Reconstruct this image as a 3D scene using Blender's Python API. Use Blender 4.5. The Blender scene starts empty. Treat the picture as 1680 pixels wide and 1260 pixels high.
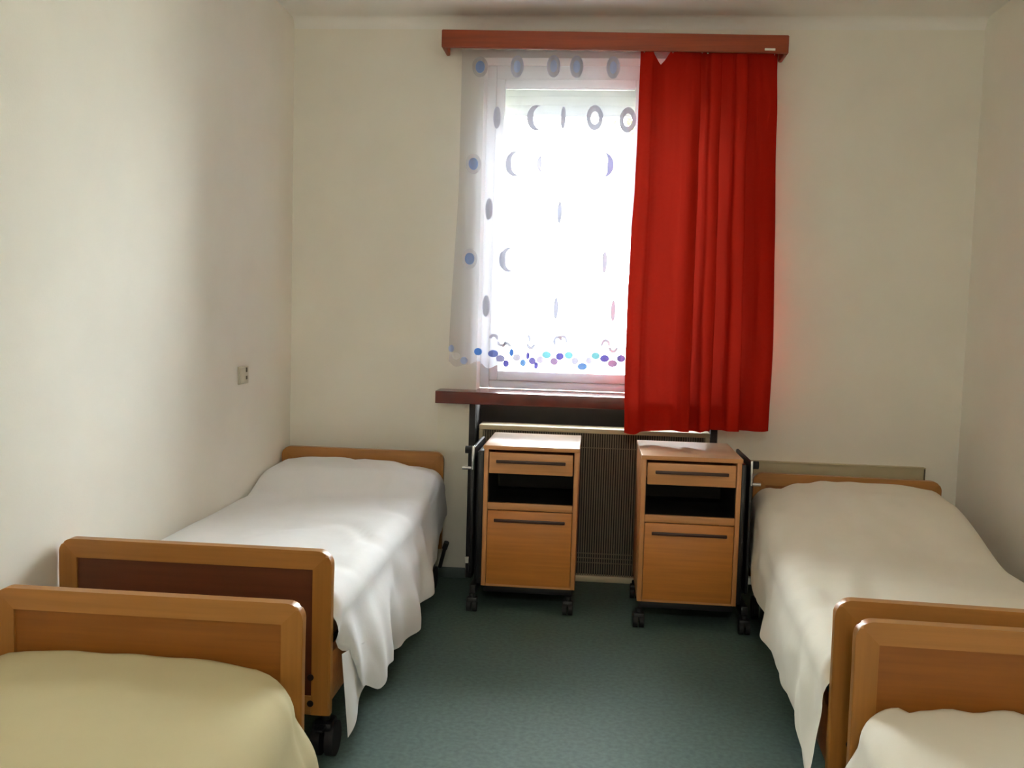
import bpy, bmesh, math, random
from mathutils import Vector, Matrix, noise

# ------------------------------------------------------------------ camera, sky, exposure
scene = bpy.context.scene
COL = scene.collection
cam_data = bpy.data.cameras.new('camera')
cam = bpy.data.objects.new('camera', cam_data); COL.objects.link(cam)
CR = Vector((0.99551579, 0.09026173, 0.02830439))
CU = Vector((-0.03485888, 0.07188708, 0.99680344))
CF = Vector((-0.08793848, 0.99332022, -0.07471114))
mw = Matrix((CR, CU, -CF)).transposed().to_4x4()
mw.translation = Vector((0.177, -4.9905, 1.4234))
cam.matrix_world = mw
cam_data.sensor_width = 36.0
cam_data.lens = 1548.8 / 1680 * 36.0
cam_data.clip_start = 0.05
scene.camera = cam

world = bpy.data.worlds.new('overcast_sky'); scene.world = world
world.use_nodes = True
bg = world.node_tree.nodes['Background']
bg.inputs['Color'].default_value = (0.93, 0.97, 1.0, 1)
bg.inputs['Strength'].default_value = 19.0
# CIE overcast sky: three times brighter overhead than at the horizon
wn = world.node_tree.nodes; wl = world.node_tree.links
w_tc = wn.new('ShaderNodeTexCoord'); w_sep = wn.new('ShaderNodeSeparateXYZ')
w_max = wn.new('ShaderNodeMath'); w_max.operation = 'MAXIMUM'; w_max.inputs[1].default_value = 0.0
w_lum = wn.new('ShaderNodeMath'); w_lum.operation = 'MULTIPLY_ADD'; w_lum.inputs[1].default_value = 2.0; w_lum.inputs[2].default_value = 1.0
w_mul = wn.new('ShaderNodeVectorMath'); w_mul.operation = 'SCALE'; w_mul.inputs[0].default_value = (0.93, 0.97, 1.0)
wl.new(w_tc.outputs['Generated'], w_sep.inputs[0]); wl.new(w_sep.outputs['Z'], w_max.inputs[0])
wl.new(w_max.outputs[0], w_lum.inputs[0]); wl.new(w_lum.outputs[0], w_mul.inputs['Scale'])
wl.new(w_mul.outputs[0], bg.inputs['Color'])

vs = scene.view_settings
vs.view_transform = 'Standard'; vs.look = 'None'; vs.gamma = 1.0; vs.use_curve_mapping = False
vs.exposure = 0.80
scene.cycles.max_bounces = 16
scene.cycles.diffuse_bounces = 10
scene.cycles.transparent_max_bounces = 24
scene.cycles.sample_clamp_indirect = 8.0
scene.cycles.caustics_reflective = False
scene.cycles.caustics_refractive = False

# ------------------------------------------------------------------ helpers
def lin(c):
    return tuple(((v/255)/12.92 if v/255 <= 0.04045 else ((v/255+0.055)/1.055)**2.4) for v in c)

def new_mat(name):
    m = bpy.data.materials.new(name); m.use_nodes = True
    nt = m.node_tree; nt.nodes.clear()
    out = nt.nodes.new('ShaderNodeOutputMaterial')
    return m, nt, out

def plain(name, rgb, rough=0.6, var=0.06, scale=8.0, bump=0.0, bscale=200.0, metal=0.0, spec=0.5, stretch=(1, 1, 1), coat=0.0):
    """principled surface with a little procedural colour variation and fine relief"""
    m, nt, out = new_mat(name)
    p = nt.nodes.new('ShaderNodeBsdfPrincipled')
    nt.links.new(p.outputs[0], out.inputs[0])
    c = lin(rgb)
    tc = nt.nodes.new('ShaderNodeTexCoord'); mp = nt.nodes.new('ShaderNodeMapping')
    mp.inputs['Scale'].default_value = stretch
    nt.links.new(tc.outputs['Object'], mp.inputs[0])
    n = nt.nodes.new('ShaderNodeTexNoise'); n.inputs['Scale'].default_value = scale; n.inputs['Detail'].default_value = 5
    nt.links.new(mp.outputs[0], n.inputs['Vector'])
    r = nt.nodes.new('ShaderNodeValToRGB')
    r.color_ramp.elements[0].position = 0.3; r.color_ramp.elements[1].position = 0.7
    r.color_ramp.elements[0].color = tuple(v*(1-var) for v in c)+(1,)
    r.color_ramp.elements[1].color = tuple(min(1, v*(1+var)) for v in c)+(1,)
    nt.links.new(n.outputs['Fac'], r.inputs[0]); nt.links.new(r.outputs[0], p.inputs['Base Color'])
    p.inputs['Roughness'].default_value = rough; p.inputs['Metallic'].default_value = metal
    p.inputs['Specular IOR Level'].default_value = spec
    p.inputs['Coat Weight'].default_value = coat
    if bump:
        b = nt.nodes.new('ShaderNodeBump'); b.inputs['Strength'].default_value = bump; b.inputs['Distance'].default_value = 0.003
        n2 = nt.nodes.new('ShaderNodeTexNoise'); n2.inputs['Scale'].default_value = bscale; n2.inputs['Detail'].default_value = 3
        nt.links.new(mp.outputs[0], n2.inputs['Vector']); nt.links.new(n2.outputs['Fac'], b.inputs['Height'])
        nt.links.new(b.outputs[0], p.inputs['Normal'])
    return m

def wood(name, rgb, along='x', rough=0.38, var=0.10):
    st = {'x': (1.2, 30, 30), 'z': (30, 30, 1.2), 'y': (30, 1.2, 30)}[along]
    return plain(name, rgb, rough, var, 2.2, 0.05, 6.0, stretch=st)

def cloth_mat(name, diff, trans, t_fac, alpha=1.0, weave=900.0):
    """thin fabric: part diffuse, part translucent, the open weave (1-alpha) clear"""
    m, nt, out = new_mat(name)
    d = nt.nodes.new('ShaderNodeBsdfDiffuse'); d.inputs[0].default_value = lin(diff)+(1,)
    t = nt.nodes.new('ShaderNodeBsdfTranslucent'); t.inputs[0].default_value = lin(trans)+(1,)
    mx = nt.nodes.new('ShaderNodeMixShader'); mx.inputs[0].default_value = t_fac
    nt.links.new(d.outputs[0], mx.inputs[1]); nt.links.new(t.outputs[0], mx.inputs[2])
    tc = nt.nodes.new('ShaderNodeTexCoord')
    n = nt.nodes.new('ShaderNodeTexNoise'); n.inputs['Scale'].default_value = 60
    nt.links.new(tc.outputs['Object'], n.inputs['Vector'])
    b = nt.nodes.new('ShaderNodeBump'); b.inputs['Strength'].default_value = 0.08; b.inputs['Distance'].default_value = 0.003
    nt.links.new(n.outputs['Fac'], b.inputs['Height'])
    nt.links.new(b.outputs[0], d.inputs['Normal'])
    if alpha < 1:
        tr = nt.nodes.new('ShaderNodeBsdfTransparent')
        m2 = nt.nodes.new('ShaderNodeMixShader'); m2.inputs[0].default_value = alpha
        nt.links.new(tr.outputs[0], m2.inputs[1]); nt.links.new(mx.outputs[0], m2.inputs[2])
        nt.links.new(m2.outputs[0], out.inputs[0])
    else:
        nt.links.new(mx.outputs[0], out.inputs[0])
    return m

def glass_mat(name):
    m, nt, out = new_mat(name)
    tr = nt.nodes.new('ShaderNodeBsdfTransparent'); tr.inputs[0].default_value = (0.96, 0.98, 0.97, 1)
    gl = nt.nodes.new('ShaderNodeBsdfGlossy'); gl.inputs['Roughness'].default_value = 0.02
    fr = nt.nodes.new('ShaderNodeFresnel'); fr.inputs[0].default_value = 1.45
    mx = nt.nodes.new('ShaderNodeMixShader')
    nt.links.new(fr.outputs[0], mx.inputs[0]); nt.links.new(tr.outputs[0], mx.inputs[1]); nt.links.new(gl.outputs[0], mx.inputs[2])
    nt.links.new(mx.outputs[0], out.inputs[0])
    return m

M = {}
M['wall'] = plain('painted_wall', (239, 236, 226), 0.75, 0.025, 3.0, 0.12, 160)
M['ceiling'] = plain('painted_ceiling', (241, 240, 236), 0.8, 0.02, 3.0, 0.08, 160)
M['floor'] = plain('green_linoleum', (84, 102, 96), 0.62, 0.16, 55.0, 0.03, 300, spec=0.12)
M['base'] = plain('grey_green_skirting', (84, 98, 96), 0.5, 0.08, 20)
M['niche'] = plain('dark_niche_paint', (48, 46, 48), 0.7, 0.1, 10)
M['pier'] = plain('cream_plaster', (239, 236, 222), 0.75, 0.03, 6, 0.1, 160)
M['frame'] = plain('white_window_paint', (232, 232, 230), 0.4, 0.02, 12)
M['shutter'] = plain('grey_shutter', (196, 200, 190), 0.5, 0.04, 12)
M['glass'] = glass_mat('window_glass')
M['sill'] = plain('red_brown_sill_paint', (94, 33, 26), 0.22, 0.14, 14, 0.03, 60, spec=0.6)
M['pelmet'] = plain('reddish_brown_wood', (146, 58, 14), 0.4, 0.2, 2.0, 0.05, 8, stretch=(1.2, 25, 25))
M['rail_white'] = plain('white_plastic', (225, 222, 214), 0.4, 0.02, 10)
M['beech_x'] = wood('beech_grain_across', (164, 112, 54), 'x')
M['beech_z'] = wood('beech_grain_upright', (158, 106, 46), 'z')
M['panel_tan'] = wood('beech_panel', (138, 82, 26), 'x')
M['panel_brown'] = wood('brown_panel', (96, 52, 30), 'x')
M['cab_x'] = wood('cabinet_beech', (202, 142, 88), 'x', 0.35)
M['cab_z'] = wood('cabinet_beech_upright', (200, 138, 84), 'z', 0.35)
M['cab_door'] = wood('cabinet_door_beech', (194, 122, 54), 'x', 0.35)
M['cab_top'] = wood('pale_beech_top', (214, 180, 148), 'x', 0.28, 0.05)
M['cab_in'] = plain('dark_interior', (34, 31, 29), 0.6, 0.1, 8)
M['handle'] = plain('dark_brown_handle', (66, 40, 30), 0.4, 0.08, 20)
M['black'] = plain('black_metal', (30, 30, 32), 0.45, 0.1, 20)
M['rubber'] = plain('black_rubber', (26, 26, 28), 0.65, 0.12, 20)
M['chrome'] = plain('chrome', (205, 205, 208), 0.22, 0.03, 20, metal=1.0)
M['bolt'] = plain('dark_bolt', (34, 24, 20), 0.5, 0.1, 20)
M['sheet_white'] = plain('white_sheet', (238, 238, 240), 0.9, 0.02, 6, 0.5, 9, spec=0.1)
M['sheet_cream'] = plain('cream_sheet', (204, 193, 156), 0.9, 0.02, 6, 0.5, 9, spec=0.1)
M['sheet_ivory'] = plain('ivory_sheet', (232, 226, 212), 0.9, 0.02, 6, 0.5, 9, spec=0.1)
M['mattress'] = plain('mattress_ticking', (200, 196, 184), 0.9, 0.04, 12)
M['red'] = cloth_mat('red_curtain_cloth', (160, 30, 18), (228, 66, 50), 0.03)
M['sheer'] = cloth_mat('sheer_voile', (226, 226, 240), (182, 184, 198), 0.72, 0.35)
M['rad'] = plain('cream_radiator_paint', (214, 202, 168), 0.45, 0.03, 10)
M['rad_rib'] = plain('brown_beige_rib', (132, 120, 98), 0.55, 0.08, 20)
M['rad_in'] = plain('radiator_inside', (44, 40, 36), 0.7, 0.1, 10)
M['bumper'] = plain('beige_bumper_rail', (196, 182, 148), 0.5, 0.03, 10)
M['plate'] = plain('beige_switch_plastic', (206, 200, 182), 0.4, 0.02, 20)
M['slot'] = plain('dark_slot', (110, 102, 84), 0.6, 0.05, 20)
M['leaf'] = cloth_mat('yellow_green_leaf', (84, 96, 16), (104, 116, 18), 0.5)
M['bark'] = plain('bark', (110, 92, 74), 0.85, 0.2, 10, 0.4, 40)
M['ground'] = plain('pale_gravel', (176, 172, 160), 0.9, 0.12, 2, 0.3, 30)
PRINT = {'pale_blue': (176, 192, 230), 'white': (226, 224, 226), 'blue': (84, 132, 214), 'slate': (116, 130, 194), 'lilac': (160, 158, 200),
         'indigo': (108, 104, 188), 'pale': (206, 204, 226), 'sky': (118, 160, 218), 'violet': (132, 124, 196), 'teal': (134, 206, 218),
         'mauve': (172, 146, 190), 'grey': (186, 187, 206), 'haze': (188, 192, 208)}
for k, v in PRINT.items():
    M['p_'+k] = cloth_mat('print_'+k, v, v, 0.10 if k in ('grey', 'lilac', 'pale', 'pale_blue', 'white') else 0.095)
M['p_halo'] = cloth_mat('print_halo', (204, 206, 222), (204, 206, 222), 0.05, 0.3)
M['p_soft_blue'] = cloth_mat('print_soft_blue', (126, 156, 214), (126, 156, 214), 0.05, 0.75)

m_, nt_, out_ = new_mat('fill_lamp_glass')
em_ = nt_.nodes.new('ShaderNodeEmission'); em_.inputs[0].default_value = (1.0, 0.95, 0.88, 1); em_.inputs[1].default_value = 39.0  # glow of the added fill lamp
nt_.links.new(em_.outputs[0], out_.inputs[0]); M['opal'] = m_

class MB:
    """collects shapes and links them as one mesh object"""
    def __init__(self): self.bm = bmesh.new()
    def box(self, x0, x1, y0, y1, z0, z1, bev=0.0, seg=2):
        b = bmesh.new()
        vs_ = [b.verts.new(c) for c in ((x0,y0,z0),(x1,y0,z0),(x1,y1,z0),(x0,y1,z0),(x0,y0,z1),(x1,y0,z1),(x1,y1,z1),(x0,y1,z1))]
        for f in ((3,2,1,0),(4,5,6,7),(0,1,5,4),(1,2,6,5),(2,3,7,6),(3,0,4,7)): b.faces.new([vs_[i] for i in f])
        if bev: bmesh.ops.bevel(b, geom=list(b.edges), offset=bev, segments=seg, affect='EDGES', profile=0.5)
        self.merge(b); return self
    def merge(self, b):
        me = bpy.data.meshes.new('tmp'); b.to_mesh(me); b.free(); self.bm.from_mesh(me); bpy.data.meshes.remove(me)
    def cyl(self, a, b_, r, n=16, r2=None):
        a, b_ = Vector(a), Vector(b_); d = b_-a
        b = bmesh.new()
        bmesh.ops.create_cone(b, cap_ends=True, segments=n, radius1=r, radius2=r if r2 is None else r2, depth=d.length)
        q = Vector((0,0,1)).rotation_difference(d.normalized()).to_matrix().to_4x4()
        bmesh.ops.transform(b, matrix=Matrix.Translation((a+b_)/2) @ q, verts=b.verts)
        self.merge(b); return self
    def prism_xz(self, pts, y0, y1, bev=0.0, outer=None):
        """polygon in x-z, extruded along y; 'outer' marks polygon edges whose rims are rounded"""
        b = bmesh.new(); n = len(pts)
        f = [b.verts.new((x, y0, z)) for x, z in pts]; k = [b.verts.new((x, y1, z)) for x, z in pts]
        b.faces.new(f); b.faces.new(k[::-1])
        rim = []
        for i in range(n):
            j = (i+1) % n
            b.faces.new((f[j], f[i], k[i], k[j]))
            if outer is None or i in outer:
                rim += [(f[i], f[j]), (k[i], k[j])]
        if bev:
            es = [b.edges.get(e) for e in rim]
            bmesh.ops.bevel(b, geom=[e for e in es if e], offset=bev, segments=3, affect='EDGES', profile=0.5)
        bmesh.ops.recalc_face_normals(b, faces=list(b.faces))
        self.merge(b); return self
    def build(self, name, mat, parent=None, smooth=True):
        me = bpy.data.meshes.new(name)
        bmesh.ops.recalc_face_normals(self.bm, faces=list(self.bm.faces))
        self.bm.to_mesh(me); self.bm.free()
        me.materials.append(M[mat])
        if smooth:
            me.polygons.foreach_set('use_smooth', [True]*len(me.polygons))
            me.set_sharp_from_angle(angle=math.radians(38))
        o = bpy.data.objects.new(name, me); COL.objects.link(o)
        if parent: o.parent = parent
        return o

def grid_obj(name, rows, mat, parent=None):
    """smooth sheet from a list of rows of points"""
    me = bpy.data.meshes.new(name)
    n = len(rows[0]); v = [p for r in rows for p in r]
    f = [(i*n+j, i*n+j+1, (i+1)*n+j+1, (i+1)*n+j) for i in range(len(rows)-1) for j in range(n-1)]
    me.from_pydata([tuple(p) for p in v], [], f)
    me.materials.append(M[mat]); me.polygons.foreach_set('use_smooth', [True]*len(me.polygons)); me.update()
    o = bpy.data.objects.new(name, me); COL.objects.link(o)
    if parent: o.parent = parent
    return o

def tag(o, label=None, cat=None, group=None, kind=None):
    if label: o['label'] = label
    if cat: o['category'] = cat
    if group: o['group'] = group
    if kind: o['kind'] = kind
    return o

def empty(name, loc, rz=0.0):
    o = bpy.data.objects.new(name, None); COL.objects.link(o)
    o.location = loc; o.rotation_euler = (0, 0, rz); o.empty_display_size = 0.1
    return o

def sm(t):
    t = max(0.0, min(1.0, t)); return t*t*(3-2*t)

def lerp_tab(tab, x):
    for (a, va), (b, vb) in zip(tab, tab[1:]):
        if x <= b: return va + (vb-va)*max(0.0, (x-a)/(b-a))
    return tab[-1][1]

def interp(tab, x):
    if x <= tab[0][0]: return tab[0][1]
    for (a, va), (b, vb) in zip(tab, tab[1:]):
        if x <= b:
            return va + (vb-va)*sm((x-a)/(b-a))
    return tab[-1][1]

# ------------------------------------------------------------------ the room
XL, XR, H, YB = -1.4724, 2.0431, 2.945, -7.8
WT = 0.25                                       # thickness of the window wall
OX0, OX1, OZ0, OZ1 = -0.456, 0.865, 0.965, 2.745   # window opening
NX0, NX1 = -0.484, 0.818                        # radiator niche
tag(MB().box(XL-0.2, XR+0.2, YB-0.2, WT, -0.2, 0.0).build('floor', 'floor'), 'green-grey speckled linoleum floor', None, None, 'structure')
tag(MB().box(XL-0.2, XR+0.2, YB-0.2, WT, H, H+0.2).build('ceiling', 'ceiling'), 'pale painted ceiling', None, None, 'structure')
tag(MB().box(XL-0.2, XL, YB-0.2, WT, 0, H).build('wall_left', 'wall'), 'plain cream wall on the left', None, None, 'structure')
tag(MB().box(XR, XR+0.2, YB-0.2, WT, 0, H).build('wall_right', 'wall'), 'plain cream wall on the right', None, None, 'structure')
tag(MB().box(XL, XR, YB-0.2, YB, 0, H).build('wall_front', 'wall'), 'plain cream wall opposite the window', None, None, 'structure')
wb = MB()
wb.box(XL, OX0, 0, WT, 0, H).box(OX1, XR, 0, WT, 0, H).box(OX0, OX1, 0, WT, OZ1, H)
wb.box(OX0, OX1, 0.2, WT, 0, OZ0)
wall_back = tag(wb.build('wall_back', 'wall', smooth=False), 'cream end wall around the window', None, None, 'structure')
MB().box(-0.652, NX0, -0.05, 0.0, 0, 0.945).build('pier', 'pier', wall_back)
MB().box(NX1, 0.982, -0.05, 0.0, 0, 0.945).build('pier', 'pier', wall_back)
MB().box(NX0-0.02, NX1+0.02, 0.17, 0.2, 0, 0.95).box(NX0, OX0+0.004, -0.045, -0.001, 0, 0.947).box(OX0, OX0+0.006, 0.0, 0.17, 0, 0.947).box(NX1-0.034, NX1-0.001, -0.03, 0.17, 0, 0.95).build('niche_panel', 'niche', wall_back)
# rounded cove between end wall and ceiling
cv = []
for i in range(9):
    a = math.pi/2*i/8
    cv.append((0.055*(1-math.sin(a)), 0.055*(1-math.cos(a))))
co = MB(); b = bmesh.new()
pts = [(-c[0], H-c[1]) for c in cv] + [(0.0, H)]
p0 = [b.verts.new((XL, y, z)) for y, z in pts]; p1 = [b.verts.new((XR, y, z)) for y, z in pts]
for i in range(len(pts)): j = (i+1) % len(pts); b.faces.new((p0[i], p0[j], p1[j], p1[i]))
b.faces.new(p0); b.faces.new(p1[::-1]); co.merge(b)
tag(co.build('trim_1', 'ceiling'), 'rounded cove where end wall meets ceiling', None, None, 'structure')
# skirting
def skirt(name, *bx):
    m = MB()
    for q in bx: m.box(*q, 0.003)
    tag(m.build(name, 'base'), 'low grey-green skirting', None, None, 'structure')
skirt('baseboard_left', (XL, XL+0.012, YB, 0, 0, 0.055))
skirt('baseboard_right', (XR-0.012, XR, YB, 0, 0, 0.055))
skirt('baseboard_back', (XL+0.012, -0.652, -0.012, 0, 0, 0.055), (-0.66, NX0, -0.062, -0.05, 0, 0.055), (NX1, 0.99, -0.062, -0.05, 0, 0.055), (0.982, XR-0.012, -0.012, 0, 0, 0.055))

# window sill board (runs into the reveal)
tag(MB().prism_xz([(-0.648, 0.948), (0.99, 0.948), (0.99, 1.011), (-0.648, 1.011)], -0.172, -0.0005, 0.006).box(OX0+0.001, OX1-0.001, -0.02, 0.15, 0.966, 1.0105).build('trim_2', 'sill'),
    'glossy red-brown window sill board', None, None, 'structure')

# window: frame, sash, panes, roller shutter outside
win = empty('window_1', (OX0, 0.15, 1.011)); win['kind'] = 'structure'; win['label'] = 'white framed window with lowered shutter edge'
def wpart(name, m, mat, par=None):
    o = m.build(name, mat, win if par is None else par)
    if par is None: o.matrix_parent_inverse = Matrix.Translation(win.location).inverted()
    return o
FY0, FY1 = 0.15, 0.215
z0 = 1.011
for nm, q in (('frame_jamb', (OX0, OX0+0.05, FY0, FY1, z0, OZ1)), ('frame_jamb', (OX1-0.05, OX1, FY0, FY1, z0, OZ1)),
              ('frame_head', (OX0+0.05, OX1-0.05, FY0, FY1, OZ1-0.075, OZ1)), ('frame_sill', (OX0+0.05, OX1-0.05, FY0, FY1, z0, z0+0.045)),
              ('mullion', (0.385, 0.445, FY0, FY1, z0+0.045, OZ1-0.075))):
    wpart(nm, MB().box(*q, 0.005), 'frame')
for x0, x1 in ((OX0+0.05, 0.385), (0.445, OX1-0.05)):
    zb, zt = z0+0.045, OZ1-0.075
    m = MB().box(x0, x0+0.048, FY0-0.012, FY0+0.04, zb, zt, 0.006).box(x1-0.048, x1, FY0-0.012, FY0+0.04, zb, zt, 0.006)
    m.box(x0+0.048, x1-0.048, FY0-0.012, FY0+0.04, zb, zb+0.052, 0.006).box(x0+0.048, x1-0.048, FY0-0.012, FY0+0.04, zt-0.045, zt, 0.006)
    wpart('sash', m, 'frame')
    wpart('pane', MB().box(x0+0.048, x1-0.048, FY0+0.012, FY0+0.018, zb+0.052, zt-0.045), 'glass')
wpart('latch', MB().box(OX0+0.062, OX0+0.082, FY0-0.03, FY0-0.013, 1.72, 1.80, 0.004).box(OX0+0.066, OX0+0.078, FY0-0.045, FY0-0.03, 1.66, 1.79, 0.004), 'rail_white')
k = 0; zs = OZ1
while zs > 2.53:
    wpart('shutter_slat', MB().box(OX0+0.02, OX1-0.02, 0.225, 0.239, zs-0.0495, zs+0.0008, 0.005), 'shutter')
    zs -= 0.048
wpart('shutter_bottom_bar', MB().box(OX0+0.02, OX1-0.02, 0.222, 0.242, zs-0.012, zs-0.002, 0.003), 'shutter')

# ground and tree outside
tag(MB().box(-30, 30, WT+0.02, 60, -0.9, -0.7).build('ground', 'ground'), 'pale ground outside the window', None, None, 'structure')

# fill lamp added behind the camera to brighten the room, out of view
def lamp(x, y):
    r = empty('fill_lamp', (x, y, H))
    tag(r, 'added round fill lamp, out of view at the far end of the room from the window', 'fill lamp')
    m = MB().cyl((0, 0, -0.03), (0, 0, 0), 0.20, 40); m.build('base', 'rail_white', r)
    m = MB(); b = bmesh.new(); bmesh.ops.create_uvsphere(b, u_segments=32, v_segments=16, radius=0.24)
    bmesh.ops.transform(b, matrix=Matrix.Translation((0, 0, -0.10)) @ Matrix.Diagonal((1, 1, 0.29, 1)), verts=b.verts)
    m.merge(b); m.build('fill_lamp_shade', 'opal', r)
lamp(0.28, -6.5)

# ------------------------------------------------------------------ pelmet
pel = empty('curtain_pelmet', (0.203, -0.085, 2.75))
tag(pel, 'long reddish-brown wooden pelmet box above the window', 'pelmet')
def rel(o, root):
    o.parent = root; o.matrix_parent_inverse = Matrix.Translation(root.location).inverted(); return o
PX0, PX1 = -0.655, 1.060
def slanted(x0, x1, ya, yb, za0, za1, zb0, zb1, mat, name, root, bev=0.003):
    b = bmesh.new(); m = MB()
    vs_ = [b.verts.new(c) for c in ((x0,ya,za0),(x1,ya,zb0),(x1,yb,zb0),(x0,yb,za0),(x0,ya,za1),(x1,ya,zb1),(x1,yb,zb1),(x0,yb,za1))]
    for f in ((3,2,1,0),(4,5,6,7),(0,1,5,4),(1,2,6,5),(2,3,7,6),(3,0,4,7)): b.faces.new([vs_[i] for i in f])
    bmesh.ops.bevel(b, geom=list(b.edges), offset=bev, segments=2, affect='EDGES')
    m.merge(b); return rel(m.build(name, mat), root)
slanted(PX0, PX1, -0.172, -0.154, 2.752, 2.839, 2.727, 2.814, 'pelmet', 'front_board', pel)
slanted(PX0, PX0+0.018, -0.153, -0.001, 2.752, 2.838, 2.752, 2.838, 'pelmet', 'end_board', pel)
slanted(PX1-0.018, PX1, -0.153, -0.001, 2.727, 2.813, 2.727, 2.813, 'pelmet', 'end_board', pel)
slanted(PX0+0.018, PX1-0.018, -0.153, -0.001, 2.822, 2.837, 2.797, 2.812, 'pelmet', 'top_board', pel)
slanted(PX0+0.03, PX1-0.03, -0.125, -0.105, 2.785, 2.797, 2.762, 2.774, 'rail_white', 'curtain_track', pel, 0.002)
slanted(PX0+0.03, PX1-0.03, -0.078, -0.058, 2.785, 2.797, 2.762, 2.774, 'rail_white', 'curtain_track', pel, 0.002)
slanted(0.945, 0.996, -0.1745, -0.1722, 2.740, 2.751, 2.739, 2.750, 'rail_white', 'sticker', pel, 0.0005)

# ------------------------------------------------------------------ red curtain
def catmull(P, per):
    out = []
    Q = [P[0]] + P + [P[-1]]
    for i in range(1, len(Q)-2):
        for j in range(per):
            t = j/per; a, b_, c, d = Q[i-1], Q[i], Q[i+1], Q[i+2]
            out.append(tuple(0.5*((2*b_[k]) + (-a[k]+c[k])*t + (2*a[k]-5*b_[k]+4*c[k]-d[k])*t*t + (-a[k]+3*b_[k]-3*c[k]+d[k])*t**3) for k in range(2)))
    out.append(P[-1]); return out
plan = [(1023,0),(1033,22),(1044,24),(1050,8),(1060,-8),(1080,-5),(1099,-8),(1107,2),(1116,22),(1128,24),(1122,6),(1115,-8),(1133,-12),(1141,-2),(1147,22),(1162,26),(1161,8),(1149,-6),(1162,-12),(1179,-9),(1185,2),(1190,22),(1206,24),(1207,10),(1197,-4),(1211,-10),(1223,-4),(1233,10),(1245,14),(1254,2),(1260,-16),(1261,-55)]
path = [((x-1023)/238.0, d/1000.0) for x, d in catmull(plan, 7)]
XLt = [(0.84, 0.330), (1.17, 0.322), (1.48, 0.322), (1.79, 0.330), (2.1, 0.340), (2.4, 0.344), (2.76, 0.346)]
XRt = [(0.84, 1.050), (1.35, 1.056), (1.81, 1.052), (2.4, 1.036), (2.76, 1.022)]
top_tab = [(0.0, 0), (0.014, 0), (0.03, 0.03), (0.05, 0.0), (0.085, 0.0), (0.105, 0.03), (0.155, 0.078), (0.2, 0.035), (0.235, 0.0), (0.28, 0.004), (0.42, 0.0), (0.455, 0.018), (0.48, 0.0), (0.7, 0.006), (0.97, 0.0), (1, 0.004)]
bot_tab = [(0, 0.838), (0.06, 0.836), (0.12, 0.848), (0.35, 0.858), (0.52, 0.858), (0.56, 0.868), (1, 0.872)]
rows = []
NZ = 64
for i in range(NZ+1):
    t = i/NZ; row = []
    for s_, d in path:
        zt = 2.765 - 0.0135*s_ - lerp_tab(top_tab, s_)
        zb = interp(bot_tab, s_)
        z = zb + (zt-zb)*t
        xa, xb = interp(XLt, z), interp(XRt, z)
        amp = 0.75 + 0.45*sm((2.5-z)/1.5) - 0.25*sm((z-2.6)/0.15)
        wob = 0.006*noise.noise(Vector((s_*6, z*1.3, 3.1))) + 0.003*noise.noise(Vector((s_*25, z*3.0, 8.1)))
        base = -0.117 - 0.105*sm((2.1-z)/1.0)
        x = xa + (xb-xa)*s_ + wob*1.2*(1 if 0.02 < s_ < 0.98 else 0.3)
        y = base - d*amp*1.5 + wob
        if z < 1.2 and x < 1.0: y = min(y, -0.186)
        row.append((x, y, z))
    rows.append(row)
cur = grid_obj('window_curtain', rows, 'red')
tag(cur, 'long red curtain hanging in pleats over right half of window', 'curtain')
for s_ in (0.008, 0.07, 0.235, 0.42, 0.49, 0.72, 0.97):
    x = 0.346 + (1.022-0.346)*s_; zt = 2.765-0.0135*s_
    hk = MB().cyl((x, -0.115, zt-0.02), (x, -0.115, zt+0.006), 0.003, 8).build('curtain_hook', 'rail_white', cur)

# ------------------------------------------------------------------ sheer voile curtain with printed rings
def sheer_y(x, z):
    a = 0.006 + 0.004*sm((2.6-z)/1.5)
    return -0.082 + a*math.sin(x*52+0.8*math.sin(x*9)+0.35*math.sin(z*2.1)) + 0.003*math.sin(x*117+z*0.8) + 0.004*noise.noise(Vector((x*5, 0, z*2)))
def sheer_x(s_, z):
    xl = -0.563 - 0.034*sm((2.2-z)/1.0)
    return xl + (0.60-xl)*s_
rows = []
for i in range(50):
    t = i/49; row = []
    for j in range(421):
        s_ = j/420
        xh = sheer_x(s_, 1.15)
        zb = 1.150 + 0.014*math.sin(xh*38) + 0.006*math.sin(xh*71+1)
        zt = 2.765 - 0.012*s_
        z = zb + (zt-zb)*t
        x = sheer_x(s_, z)
        row.append((x, sheer_y(x, z), z))
    rows.append(row)
she = grid_obj('sheer_curtain', rows, 'sheer')
tag(she, 'white voile curtain with printed rings and blue dotted hem', 'curtain')
def disc_print(cx, cz, rx, rz, mat, inner=0.0, a0=0.0, a1=2*math.pi, taper=False, name='dot_print'):
    """printed dot (inner=0), ring or arc lying on the voile"""
    na = 28; nr = 3; v = []; f = []
    for i in range(na+1):
        a = a0 + (a1-a0)*i/na
        inn = inner
        if taper: inn = 1-(1-inner)*math.sin(math.pi*min(0.97, max(0.03, i/na)))
        for j in range(nr+1):
            r = inn + (1-inn)*j/nr
            x, z = cx+rx*r*math.cos(a), cz+rz*r*math.sin(a)
            v.append((x, sheer_y(x, z)-0.003, z))
    for i in range(na):
        for j in range(nr):
            q = i*(nr+1)+j; f.append((q, q+1, q+nr+2, q+nr+1))
    me = bpy.data.meshes.new(name); me.from_pydata(v, [], f); me.materials.append(M['p_'+mat])
    me.polygons.foreach_set('use_smooth', [True]*len(f)); me.update()
    o = bpy.data.objects.new(name, me); COL.objects.link(o); o.parent = she
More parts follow.
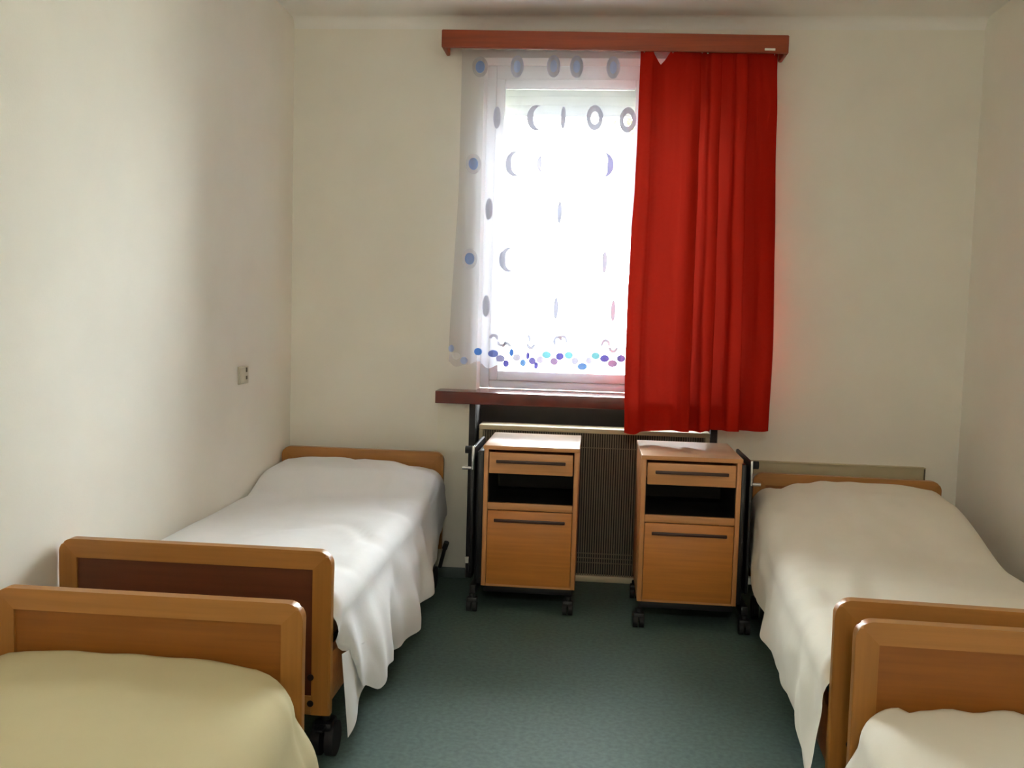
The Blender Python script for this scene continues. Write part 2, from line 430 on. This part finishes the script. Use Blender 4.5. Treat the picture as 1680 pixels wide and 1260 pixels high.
for x, z, c, r in [(-0.584,1.23,'pale_blue',.013),(-0.556,1.192,'white',.019),(-0.514,1.169,'pale_blue',.016),(-0.441,1.218,'blue',.019),(-0.361,1.21,'slate',.023),(-0.322,1.185,'lilac',.021),(-0.292,1.16,'indigo',.014),(-0.264,1.219,'blue',.01),(-0.237,1.194,'pale',.018),(-0.204,1.166,'sky',.013),(-0.179,1.205,'indigo',.008),(-0.155,1.179,'violet',.016),(-0.134,1.156,'indigo',.009),(-0.114,1.186,'pale',.015),(-0.082,1.212,'teal',.021),(-0.041,1.18,'mauve',.018),(-0.012,1.207,'indigo',.018),(0.034,1.214,'teal',.019),(0.067,1.186,'pale',.016),(0.106,1.158,'sky',.022),(0.139,1.189,'pale',.014),(0.173,1.216,'teal',.019),(0.22,1.203,'indigo',.021),(0.261,1.178,'mauve',.022),(0.304,1.206,'violet',.019)]:
    disc_print(x, z, r*1.1+0.001, 0.019, c)
PI = math.pi
for x, z, t in [(-0.468,2.678,'dot'),(-0.277,2.679,'oval'),(-0.091,2.683,'oval'),(0.026,2.681,'oval'),(0.211,2.676,'oval'),(-0.373,2.422,'half'),(-0.182,2.424,'C'),(-0.033,2.423,'sliver'),(0.127,2.427,'ring'),(0.294,2.417,'ring'),(-0.49,2.187,'dot'),(-0.288,2.19,'C'),(-0.138,2.192,'cl'),(0.194,2.19,'cr'),(-0.402,1.956,'half'),(-0.037,1.947,'sliver'),(-0.497,1.7,'dot'),(-0.306,1.699,'C'),(0.202,1.698,'sliver'),(-0.404,1.457,'half'),(-0.04,1.455,'sliver'),(0.255,1.45,'sliver')]:
    if t == 'dot':
        disc_print(x, z, 0.040, 0.052, 'halo', 0.62, name='ring_print'); disc_print(x, z, 0.024, 0.031, 'soft_blue')
    elif t == 'oval':
        disc_print(x, z, 0.034, 0.056, 'grey', 0.55, name='ring_print'); disc_print(x, z, 0.018, 0.031, 'pale_blue')
    elif t == 'ring': disc_print(x, z, 0.042, 0.064, 'grey', 0.50, name='ring_print')
    elif t == 'C': disc_print(x+0.012, z, 0.050, 0.064, 'grey', 0.30, PI*0.38, PI*1.66, True, 'ring_print')
    elif t == 'half': disc_print(x, z, 0.019, 0.056, 'grey', 0.0)
    elif t == 'sliver': disc_print(x, z, 0.013, 0.056, 'grey', 0.0)
    elif t == 'cl': disc_print(x+0.01, z, 0.034, 0.046, 'pale', 0.1, PI*0.55, PI*1.45, True, 'ring_print')
    elif t == 'cr': disc_print(x-0.012, z, 0.050, 0.062, 'lilac', 0.30, -PI*0.5, PI*0.5, True, 'ring_print')
for x, z, a0, a1 in [(-0.36,1.285,0,PI*0.95),(-0.318,1.275,-PI,0.1),(-0.29,1.245,0.2,PI),(-0.165,1.268,PI,PI*2),(-0.19,1.29,-0.6,1.2),(-0.025,1.285,0.2,PI*1.3),(0.0,1.29,-0.5,PI*0.8),(0.222,1.275,-0.3,PI*1.1),(0.262,1.262,-PI,0.0)]:
    disc_print(x, z, 0.025, 0.029, 'grey', 0.45, a0, a1, False, 'ring_print')

# ------------------------------------------------------------------ radiator in the niche
rad = empty('radiator', (0.18, 0.03, 0.0))
tag(rad, 'cream radiator with dark ribbed grille under the window sill', 'radiator')
RX0, RX1, RY = -0.425, 0.775, 0.0
rel(MB().box(RX0, RX1, RY+0.03, 0.12, 0.03, 0.80, 0.004).build('core', 'rad_in'), rad)
rel(MB().box(RX0-0.01, RX1+0.01, RY-0.008, 0.13, 0.80, 0.826, 0.005).build('top_rail', 'rad'), rad)
rel(MB().box(RX0-0.01, RX1+0.01, RY-0.008, 0.13, 0.0, 0.034, 0.005).build('bottom_rail', 'rad'), rad)
rel(MB().box(RX0-0.01, RX0+0.012, RY-0.006, 0.13, 0.034, 0.80, 0.004).build('side_post', 'rad'), rad)
rel(MB().box(RX1-0.012, RX1+0.01, RY-0.006, 0.13, 0.034, 0.80, 0.004).build('side_post', 'rad'), rad)
m = MB(); x = RX0+0.016
while x < RX1-0.018:
    m.box(x, x+0.0062, RY, RY+0.026, 0.036, 0.798); x += 0.0125
for z in (0.10, 0.125, 0.15, 0.72):
    m.box(RX0+0.012, RX1-0.012, RY+0.006, RY+0.012, z, z+0.004)
g = rel(m.build('rib_grille', 'rad_rib', smooth=False), rad); g['kind'] = 'stuff'

# ------------------------------------------------------------------ bumper rail on the wall behind the right bed
bu = empty('wall_bumper_rail', (1.43, -0.02, 0.64))
tag(bu, 'beige protective rail on the wall behind right headboard', 'wall rail')
rel(MB().box(0.985, 1.868, -0.032, -0.001, 0.625, 0.688, 0.004).build('rail_board', 'bumper'), bu)
rel(MB().box(0.985, 1.874, -0.040, -0.001, 0.6885, 0.6945, 0.002).build('rail_cap', 'bumper'), bu)
rel(MB().box(1.8685, 1.874, -0.036, -0.001, 0.625, 0.688, 0.002).build('end_cap', 'slot'), bu)

# ------------------------------------------------------------------ switch on the left wall
sw = empty('light_switch', (XL, -0.71, 1.06))
tag(sw, 'small beige switch plate on the left wall', 'light switch')
rel(MB().box(XL+0.0005, XL+0.010, -0.768, -0.650, 1.058, 1.140, 0.003).build('plate', 'plate'), sw)
rel(MB().box(XL+0.0102, XL+0.016, -0.760, -0.700, 1.066, 1.132, 0.002).build('rocker', 'plate'), sw)
rel(MB().box(XL+0.0102, XL+0.013, -0.690, -0.672, 1.112, 1.134, 0.001).build('socket_hole', 'slot'), sw)
rel(MB().box(XL+0.0102, XL+0.013, -0.690, -0.672, 1.078, 1.094, 0.001).build('socket_hole', 'slot'), sw)

# ------------------------------------------------------------------ bedside cabinets with a folded overbed leaf
def cabinet(x0, yf, side, depth, label):
    """x0 = left edge of the body, yf = front face, side = -1/+1 where the black leaf hangs"""
    W, ZB, ZT = 0.446, 0.125, 0.801
    ks = 1.3 if side < 0 else 1.1
    r = empty('bedside_cabinet', (x0+W/2, yf+depth/2, 0))
    tag(r, label, 'bedside cabinet', 'bedside cabinets under the window')
    def part(name, m, mat): return rel(m.build(name, mat), r)
    y1 = yf+depth; x1 = x0+W; Hh = ZT-ZB
    def zf(t): return ZT - Hh*t
    part('top', MB().box(x0-0.003, x1+0.003, yf-0.004, y1, ZT-0.020, ZT, 0.003), 'cab_top')
    part('front_edging', MB().box(x0-0.003, x1+0.003, yf-0.0075, yf-0.0045, ZT-0.020, ZT-0.001, 0.001), 'cab_x')
    part('side_panel', MB().box(x0, x0+0.021, yf, y1, ZB, ZT-0.0205, 0.002), 'cab_z')
    part('side_panel', MB().box(x1-0.021, x1, yf, y1, ZB, ZT-0.0205, 0.002), 'cab_z')
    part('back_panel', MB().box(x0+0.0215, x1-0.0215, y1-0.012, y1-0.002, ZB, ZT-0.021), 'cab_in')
    part('bottom_panel', MB().box(x0+0.0215, x1-0.0215, yf+0.001, y1-0.013, ZB, ZB+0.016), 'cab_x')
    part('shelf', MB().box(x0+0.0215, x1-0.0215, yf+0.001, yf+0.022, zf(.455)+0.0005, zf(.405), 0.003), 'cab_x')
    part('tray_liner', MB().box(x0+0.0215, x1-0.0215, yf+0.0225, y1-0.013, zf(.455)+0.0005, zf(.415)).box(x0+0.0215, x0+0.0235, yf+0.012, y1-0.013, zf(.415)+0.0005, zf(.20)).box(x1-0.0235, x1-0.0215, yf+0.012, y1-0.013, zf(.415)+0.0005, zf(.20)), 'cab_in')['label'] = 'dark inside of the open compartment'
    d = part('drawer', MB().box(x0+0.026, x1-0.026, yf-0.010, yf+0.010, zf(.195), zf(.048), 0.004).box(x0+0.034, x1-0.034, yf+0.010, y1-0.06, zf(.19), zf(.075)), 'cab_x')
    hd = MB().box(x0+0.06, x1-0.06, yf-0.030, yf-0.021, zf(.118), zf(.096), 0.003)
    for xx in (x0+0.075, x1-0.083): hd.box(xx, xx+0.008, yf-0.0215, yf-0.0095, zf(.113), zf(.101))
    o = hd.build('handle', 'handle', d); o.matrix_parent_inverse = Matrix.Translation(r.location).inverted() @ Matrix.Identity(4)
    o.matrix_parent_inverse = d.matrix_parent_inverse.inverted() @ Matrix.Translation(r.location).inverted()
    dr = part('door', MB().box(x0+0.023, x1-0.023, yf-0.003, yf+0.014, zf(.985), zf(.459), 0.003), 'cab_door')
    hd = MB().box(x0+0.055, x1-0.055, yf-0.023, yf-0.014, zf(.535), zf(.513), 0.003)
    for xx in (x0+0.07, x1-0.078): hd.box(xx, xx+0.008, yf-0.0145, yf-0.0028, zf(.530), zf(.518))
    o = hd.build('handle', 'handle', dr); o.matrix_parent_inverse = dr.matrix_parent_inverse.inverted() @ Matrix.Translation(r.location).inverted()
    # black running gear
    sx = x0 if side < 0 else x1
    fr = MB().box(x0+0.01, x1-0.01, yf+0.03, yf+0.06, 0.088, 0.124, 0.003).box(x0+0.01, x1-0.01, y1-0.06, y1-0.03, 0.088, 0.124, 0.003)
    fr.box(x0+0.01, x0+0.04, yf+0.06, y1-0.06, 0.088, 0.124, 0.003).box(x1-0.04, x1-0.01, yf+0.06, y1-0.06, 0.088, 0.124, 0.003)
    part('base_frame', fr, 'black')
    ox = sx+side*0.04
    part('base_runner', MB().box(min(ox-0.014, ox+0.014), max(ox-0.014, ox+0.014), yf-0.0, y1-0.02, 0.070, 0.125, 0.004), 'black')
    fx = (x1-0.03) if side < 0 else (x0+0.012)
    for cx, cy in ((ox+side*0.0, yf+0.0), (ox, y1-0.05), (fx, yf+0.02), (fx, y1-0.05)):
        c = MB().cyl((cx, cy, 0.06), (cx, cy, 0.088), 0.016, 12).box(cx-0.026, cx+0.026, cy-0.024, cy+0.024, 0.035, 0.070, 0.008)
        o = part('castor', c, 'black')
        for e in (-0.014, 0.014):
            w = MB().cyl((cx+e-0.010, cy-0.006, 0.030), (cx+e+0.010, cy-0.006, 0.030), 0.030, 20).build('wheel', 'rubber', o)
            w.matrix_parent_inverse = o.matrix_parent_inverse.inverted() @ Matrix.Translation(r.location).inverted()
    # post carrying the folded leaf
    a, c_ = sx+side*ks*0.022, sx+side*ks*0.036
    part('leaf_post', MB().box(min(a, c_), max(a, c_), yf+0.10, yf+0.16, 0.126, ZT-0.05, 0.004), 'black')
    a, c_ = sx+side*ks*0.038, sx+side*ks*0.052
    part('folded_leaf', MB().box(min(a, c_), max(a, c_), yf+0.04, y1-0.03, 0.17, ZT-0.02, 0.006), 'black')
    a, c_ = sx+side*0.003, sx+side*ks*0.0215
    part('side_plate', MB().box(min(a, c_), max(a, c_), yf+0.02, y1-0.06, 0.128, ZT-0.03, 0.004), 'black')
    a, c_ = sx+side*ks*0.038, sx+side*ks*0.048
    part('chrome_slide', MB().box(min(a, c_), max(a, c_), yf+0.026, yf+0.0395, 0.675, 0.79, 0.003), 'chrome')['label'] = 'chrome slide bar'
    part('clamp_knob', MB().cyl((sx+side*ks*0.0525, yf+0.07, 0.765), (sx+side*ks*0.076, yf+0.07, 0.765), 0.018, 14), 'rubber')
    part('clamp_bolt', MB().cyl((sx+side*ks*0.048, yf+0.030, 0.683), (sx+side*ks*0.082, yf+0.030, 0.683), 0.008, 12), 'chrome')
    part('lower_stop', MB().box(min(sx+side*ks*0.0525, sx+side*ks*0.067), max(sx+side*ks*0.0525, sx+side*ks*0.067), yf+0.05, yf+0.065, 0.215, 0.245, 0.003), 'rail_white')
    return r
cabinet(-0.334, -0.599, -1, 0.49, 'beech bedside cabinet on castors, next to the white-sheeted bed by the left wall')
cabinet(0.400, -0.715, 1, 0.52, 'beech bedside cabinet on castors below the red curtain')

# ------------------------------------------------------------------ beds
BW, BL, BT = 0.8635, 2.080, 0.034
def board(name, bed, y0, h, face, panel, bolts):
    """end board: recessed panel with mitred frame; y0..y0+BT in bed space"""
    zb = h-0.51; r = 0.045; e = 0.058
    y1 = y0+BT
    pn = MB().box(e-0.006, BW-e+0.006, y0+0.008, y1-0.008, zb+e-0.006, h-e+0.006).build(name, panel, bed)
    k = 0.29289*r
    arcL = [(r-r*math.cos(a), h-r+r*math.sin(a)) for a in [math.pi/4*i/5 for i in range(6)]]       # left side up to 45 deg
    arcT = [(r-r*math.cos(a), h-r+r*math.sin(a)) for a in [math.pi/4+math.pi/4*i/5 for i in range(6)]]
    st = [(0, zb), *arcL, (e, h-e), (e, zb)]
    n = len(st)
    MB().prism_xz(st, y0, y1, 0.007, set(range(0, n-3))).build('stile', 'beech_z', pn)
    st2 = [(BW-x, z) for x, z in st]
    MB().prism_xz(st2, y0, y1, 0.007, set(range(0, n-3))).build('stile', 'beech_z', pn)
    tr = [*arcT, *[(BW-x, z) for x, z in arcT[::-1]], (BW-e, h-e), (e, h-e)]
    MB().prism_xz(tr, y0, y1, 0.007, set(range(0, len(tr)-3))).build('top_rail', 'beech_x', pn)
    MB().box(e, BW-e, y0, y1, zb, zb+e, 0.002).build('bottom_rail', 'beech_x', pn)
    for xx in bolts:
        for zz in (zb+0.118, zb+0.036):
            yy = y0 if face < 0 else y1
            MB().cyl((xx, yy-0.003, zz), (xx, yy+0.003, zz), 0.010, 12).build('bolt', 'bolt', pn)
    return pn
def bed(loc, rz, h, label, foot_panel, head_panel, mx=(0.05, 0.05)):
    r = empty('hospital_bed', loc, rz); tag(r, label, 'bed', 'wooden hospital beds')
    board('footboard', r, 0.0, h, -1, foot_panel, (0.055, BW-0.06))
    board('headboard', r, BL, h, -1, head_panel, ())
    zb = h-0.51
    for x0, x1 in ((0.012, 0.036), (BW-0.036, BW-0.012)):
        MB().box(x0, x1, BT+0.001, BL-0.001, zb+0.02, zb+0.175, 0.004).build('side_rail', 'cab_x', r)
    MB().box(mx[0], BW-mx[1], BT+0.06, BL-0.06, zb+0.155, h-0.245, 0.04, 4).build('mattress', 'mattress', r)
    u = MB()
    for x in (0.055, BW-0.075): u.box(x, x+0.02, BT+0.02, BL-0.02, zb+0.0, zb+0.05, 0.003)
    for y in (0.09, 0.7, 1.4, BL-0.10): u.box(0.075, BW-0.075, y, y+0.03, zb+0.01, zb+0.045, 0.003)
    u.box(0.30, 0.56, 0.5, 1.6, zb-0.05, zb+0.009, 0.01)
    u.build('underframe', 'black', r)
    for x in (0.045, BW-0.045):
        for y in (0.115, BL-0.10):
            c = MB().cyl((x, y, 0.10), (x, y, zb-0.0005), 0.016, 12).box(x-0.030, x+0.030, y-0.035, y+0.045, 0.085, 0.118, 0.012)
            o = c.build('castor', 'black', r)
            for e in (-0.022, 0.022):
                MB().cyl((x+e-0.014, y+0.008, 0.055), (x+e+0.014, y+0.008, 0.055), 0.055, 24).build('wheel', 'rubber', o)
            MB().box(x-0.012, x+0.012, y-0.075, y-0.02, 0.104, 0.114, 0.004).build('brake_pedal', 'black', o)
    return r
def lever(r, x, y):
    MB().cyl((x, y, 0.13), (x+0.03, y-0.04, 0.24), 0.010, 10).cyl((x+0.028, y-0.038, 0.235), (x+0.04, y-0.05, 0.27), 0.014, 10).build('release_lever', 'black', r)

def sheet(loc, rz, ztop, mat, label, aisle, pillow, hem, crown=0.012, rad_=0.06, seed=0, wall_drop=0.16, bulge=0.07, folds=(9.0, 0.018), inset=((0, 0), (2.08, 0)), ripple=0.0, flare=0):
    """sheet draped over the mattress; aisle=+1 hangs at x=BW, -1 at x=0"""
    rows = []; NY = 120; ya, yb = BT+0.006, BL-0.006
    for i in range(NY+1):
        y = ya + (yb-ya)*i/NY
        endd = 0.045*(1-sm((y-ya)/0.05)) + 0.03*(1-sm((yb-y)/0.04))
        pz = interp(pillow, y)
        hz = interp(hem, y) + 0.006*noise.noise(Vector((y*9, seed, 0)))
        pts = []
        def top(u):        # u 0..1 from wall side to aisle side
            c = 2*u-1
            w = 0.011*noise.noise(Vector((u*3.0+seed, y*1.8, 1.7))) + 0.006*noise.noise(Vector((u*7+seed, y*4, 5.2)))
            w -= 0.011*max(0.0, 1-abs(noise.noise(Vector((u*2.2+seed*2, y*1.5+u, 9.3))))*9)*sm((u-0.15)*4)
            w += ripple*math.sin((u*0.9+y*0.16)*46+2*math.sin(y*2.2))*sm((u-0.35)/0.4)
            return ztop + pz*(1-(0.45 if c > 0 else 0.10)*abs(c)**2.5) - crown*abs(c)**3 - endd + w
        R = rad_
        zt0 = top(0.0)-R; zt1 = top(1.0)-R
        for j in range(6):                                    # wall-side drop
            t = j/6; z = zt0 - wall_drop*(1-t); pts.append((-0.004+0.003*noise.noise(Vector((y*6, t*2, seed+9)))*(1-t), z))
        for j in range(7):
            a = math.pi/2*j/7; pts.append((-0.004+(R+0.004)*(1-math.cos(a)), zt0 + (top(R/BW)-zt0)*math.sin(a)))
        for j in range(29):
            u = R/BW + (1-2*R/BW)*j/28; pts.append((u*BW, top(u)))
        for j in range(1, 8):
            a = math.pi/2*j/7; pts.append((BW-R+(R+0.014)*math.sin(a), zt1 + (top(1-R/BW)-zt1)*math.cos(a)))
        D = zt1-hz; x_e = BW+0.014
        for j in range(1, 19):
            t = j/18; dep = D*t
            s1 = math.sin(y*folds[0]*2+1.5*math.sin(y*3.1+seed)+seed) + 0.5*math.sin(y*folds[0]*4.3+seed*2)
            cr = 0.03*abs(noise.noise(Vector((y*4.5+dep*2.5, dep*3.0-y*1.2, seed+2.2))))*sm(t*3)*(1-0.85*sm((y-1.3)/0.4))
            off = cr + bulge*sm(t*1.1)*sm(D/0.3)*(1 if flare else 1-0.75*sm((y-1.4)/0.5)) + folds[1]*t*s1*(1-0.85*sm((y-1.3)/0.5)) + 0.010*noise.noise(Vector((y*5, dep*7, seed+4)))*t**0.5
            pts.append((x_e+max(-0.010, off), zt1-dep))
        row = []
        for x, z in pts:
            ins = interp(inset, y)
            x -= ins*sm((x-0.3)/0.5)*(1 if ins < 0 else sm((z-ztop+0.25)/0.22))
            xx = x if aisle > 0 else BW-x
            row.append((xx, y, z))
        rows.append(row)
    o = grid_obj('bed_sheet', rows, mat)
    o.location = loc; o.rotation_euler = (0, 0, rz)
    tag(o, label, 'bed sheet', 'sheets on the beds')
    return o

# left bed by the window
L1 = (-1.4606, -2.2483, 0)
b1 = bed(L1, 0.0, 0.690, 'wooden bed with dark brown foot panel along the left wall, headboard by the window wall', 'panel_brown', 'beech_x')
lever(b1, BW+0.02, BL-0.16)
s1 = sheet((-1.4606, -2.2483, 0), 0.0, 0.556, 'sheet_white', 'bright white sheet on the left bed nearest the window', 1,
      [(0, 0), (1.50, 0.0), (1.80, 0.085), (2.08, 0.092)],
      [(0.03, 0.40), (0.10, 0.35), (0.22, 0.19), (0.33, 0.14), (0.45, 0.17), (0.77, 0.13), (1.15, 0.155), (1.7, 0.225), (1.9, 0.31), (2.08, 0.36)],
      rad_=0.07, seed=1.3, bulge=0.046, folds=(7.5, 0.020))
fl = []
for i in range(13):
    t = i/12; y = 0.045+0.23*t; row = []
    for j in range(11):
        u = j/10; zt = 0.36-0.04*t; zb = 0.085+0.085*t
        row.append((BW+0.024+0.016*t+0.012*u*math.sin(t*5+0.5)+0.012*u, y+0.02*u*(1-t), zt+(zb-zt)*u))
    fl.append(row)
grid_obj('corner_flap', fl, 'sheet_white', s1)

# left bed in the foreground
L2 = (-1.4371, -2.6034-BL, 0)
bed(L2, 0.0, 0.640, 'wooden bed with tan end panel in the bottom left foreground', 'panel_tan', 'panel_tan', (0.05, 0.14))
sheet(L2, 0.0, 0.493, 'sheet_cream', 'plain cream sheet on the bed in the bottom left foreground', 1,
      [(0, 0), (2.08, 0.0)], [(0.03, 0.2), (1.0, 0.15), (1.7, 0.14), (2.08, 0.16)], crown=0.036, rad_=0.09, seed=4.1, bulge=0.06, folds=(3.0, 0.014), flare=1, inset=((0, -0.04), (1.7, -0.04), (1.9, -0.02), (2.0, 0.01), (2.08, 0.075)))

# right bed by the window (stands slightly askew)
RZ = -math.radians(3.3)
R1 = (0.834, -2.462, 0)
bed(R1, RZ, 0.689, 'wooden bed along the right wall, headboard by the window wall', 'panel_tan', 'panel_tan')
sheet(R1, RZ, 0.535, 'sheet_ivory', 'ivory sheet pulled over the pillow of the right bed nearest the window', -1,
      [(0, 0), (1.1, 0.0), (1.85, 0.135), (2.08, 0.14)],
      [(0.03, 0.10), (0.1, 0.12), (0.35, 0.19), (0.9, 0.23), (1.5, 0.25), (2.08, 0.27)], crown=0.015, rad_=0.075, seed=7.7, bulge=0.022, folds=(4.0, 0.012), ripple=0.004)

# right bed in the foreground
R2Z = -math.radians(1.8)
R2 = (0.847-BL*math.sin(-R2Z), -2.6162-BL*math.cos(R2Z), 0)
bed(R2, R2Z, 0.682, 'wooden bed with tan end panel in the bottom right foreground', 'panel_tan', 'panel_tan', (0.11, 0.05))
sheet(R2, R2Z, 0.495, 'sheet_ivory', 'rumpled ivory sheet on the bed in the bottom right foreground', -1,
      [(0, 0), (2.08, 0.0)], [(0.03, 0.15), (1.0, 0.15), (2.08, 0.17)], crown=0.016, rad_=0.06, seed=11.2, bulge=0.03, folds=(4.0, 0.016), flare=1, inset=((0, -0.005), (1.8, -0.005), (2.0, 0.02), (2.08, 0.06)), ripple=0.003)

# ------------------------------------------------------------------ tree outside
random.seed(5)
tree = empty('garden_tree', (1.55, 4.2, -0.7))
tag(tree, 'yellow-green leafy branches outside, seen at the top of the window', 'tree')
rel(MB().cyl((1.55, 4.2, -0.7), (1.45, 4.2, 2.6), 0.09, 12, 0.06).cyl((1.45, 4.2, 2.55), (0.75, 4.05, 3.35), 0.04, 10, 0.012).cyl((1.45, 4.2, 2.5), (2.1, 4.3, 3.7), 0.05, 10, 0.015).build('trunk', 'bark'), tree)
v = []; f = []
for k in range(420):
    c = Vector((random.gauss(0.85, 0.34), random.gauss(4.15, 0.25), random.gauss(3.33, 0.12)))
    if c.x < 0.18: continue
    d = Vector((random.uniform(-1, 1), random.uniform(-1, 1), random.uniform(-0.8, 0.3))).normalized()
    n = d.cross(Vector((random.uniform(-1, 1), random.uniform(-1, 1), 1))).normalized()
    L = random.uniform(0.05, 0.09); w = L*0.3; q = len(v)
    v += [c, c+d*L*0.5+n*w, c+d*L, c+d*L*0.5-n*w]; f.append((q, q+1, q+2, q+3))
me = bpy.data.meshes.new('foliage'); me.from_pydata([tuple(p) for p in v], [], f); me.materials.append(M['leaf'])
o = bpy.data.objects.new('foliage', me); COL.objects.link(o); rel(o, tree); o['kind'] = 'stuff'
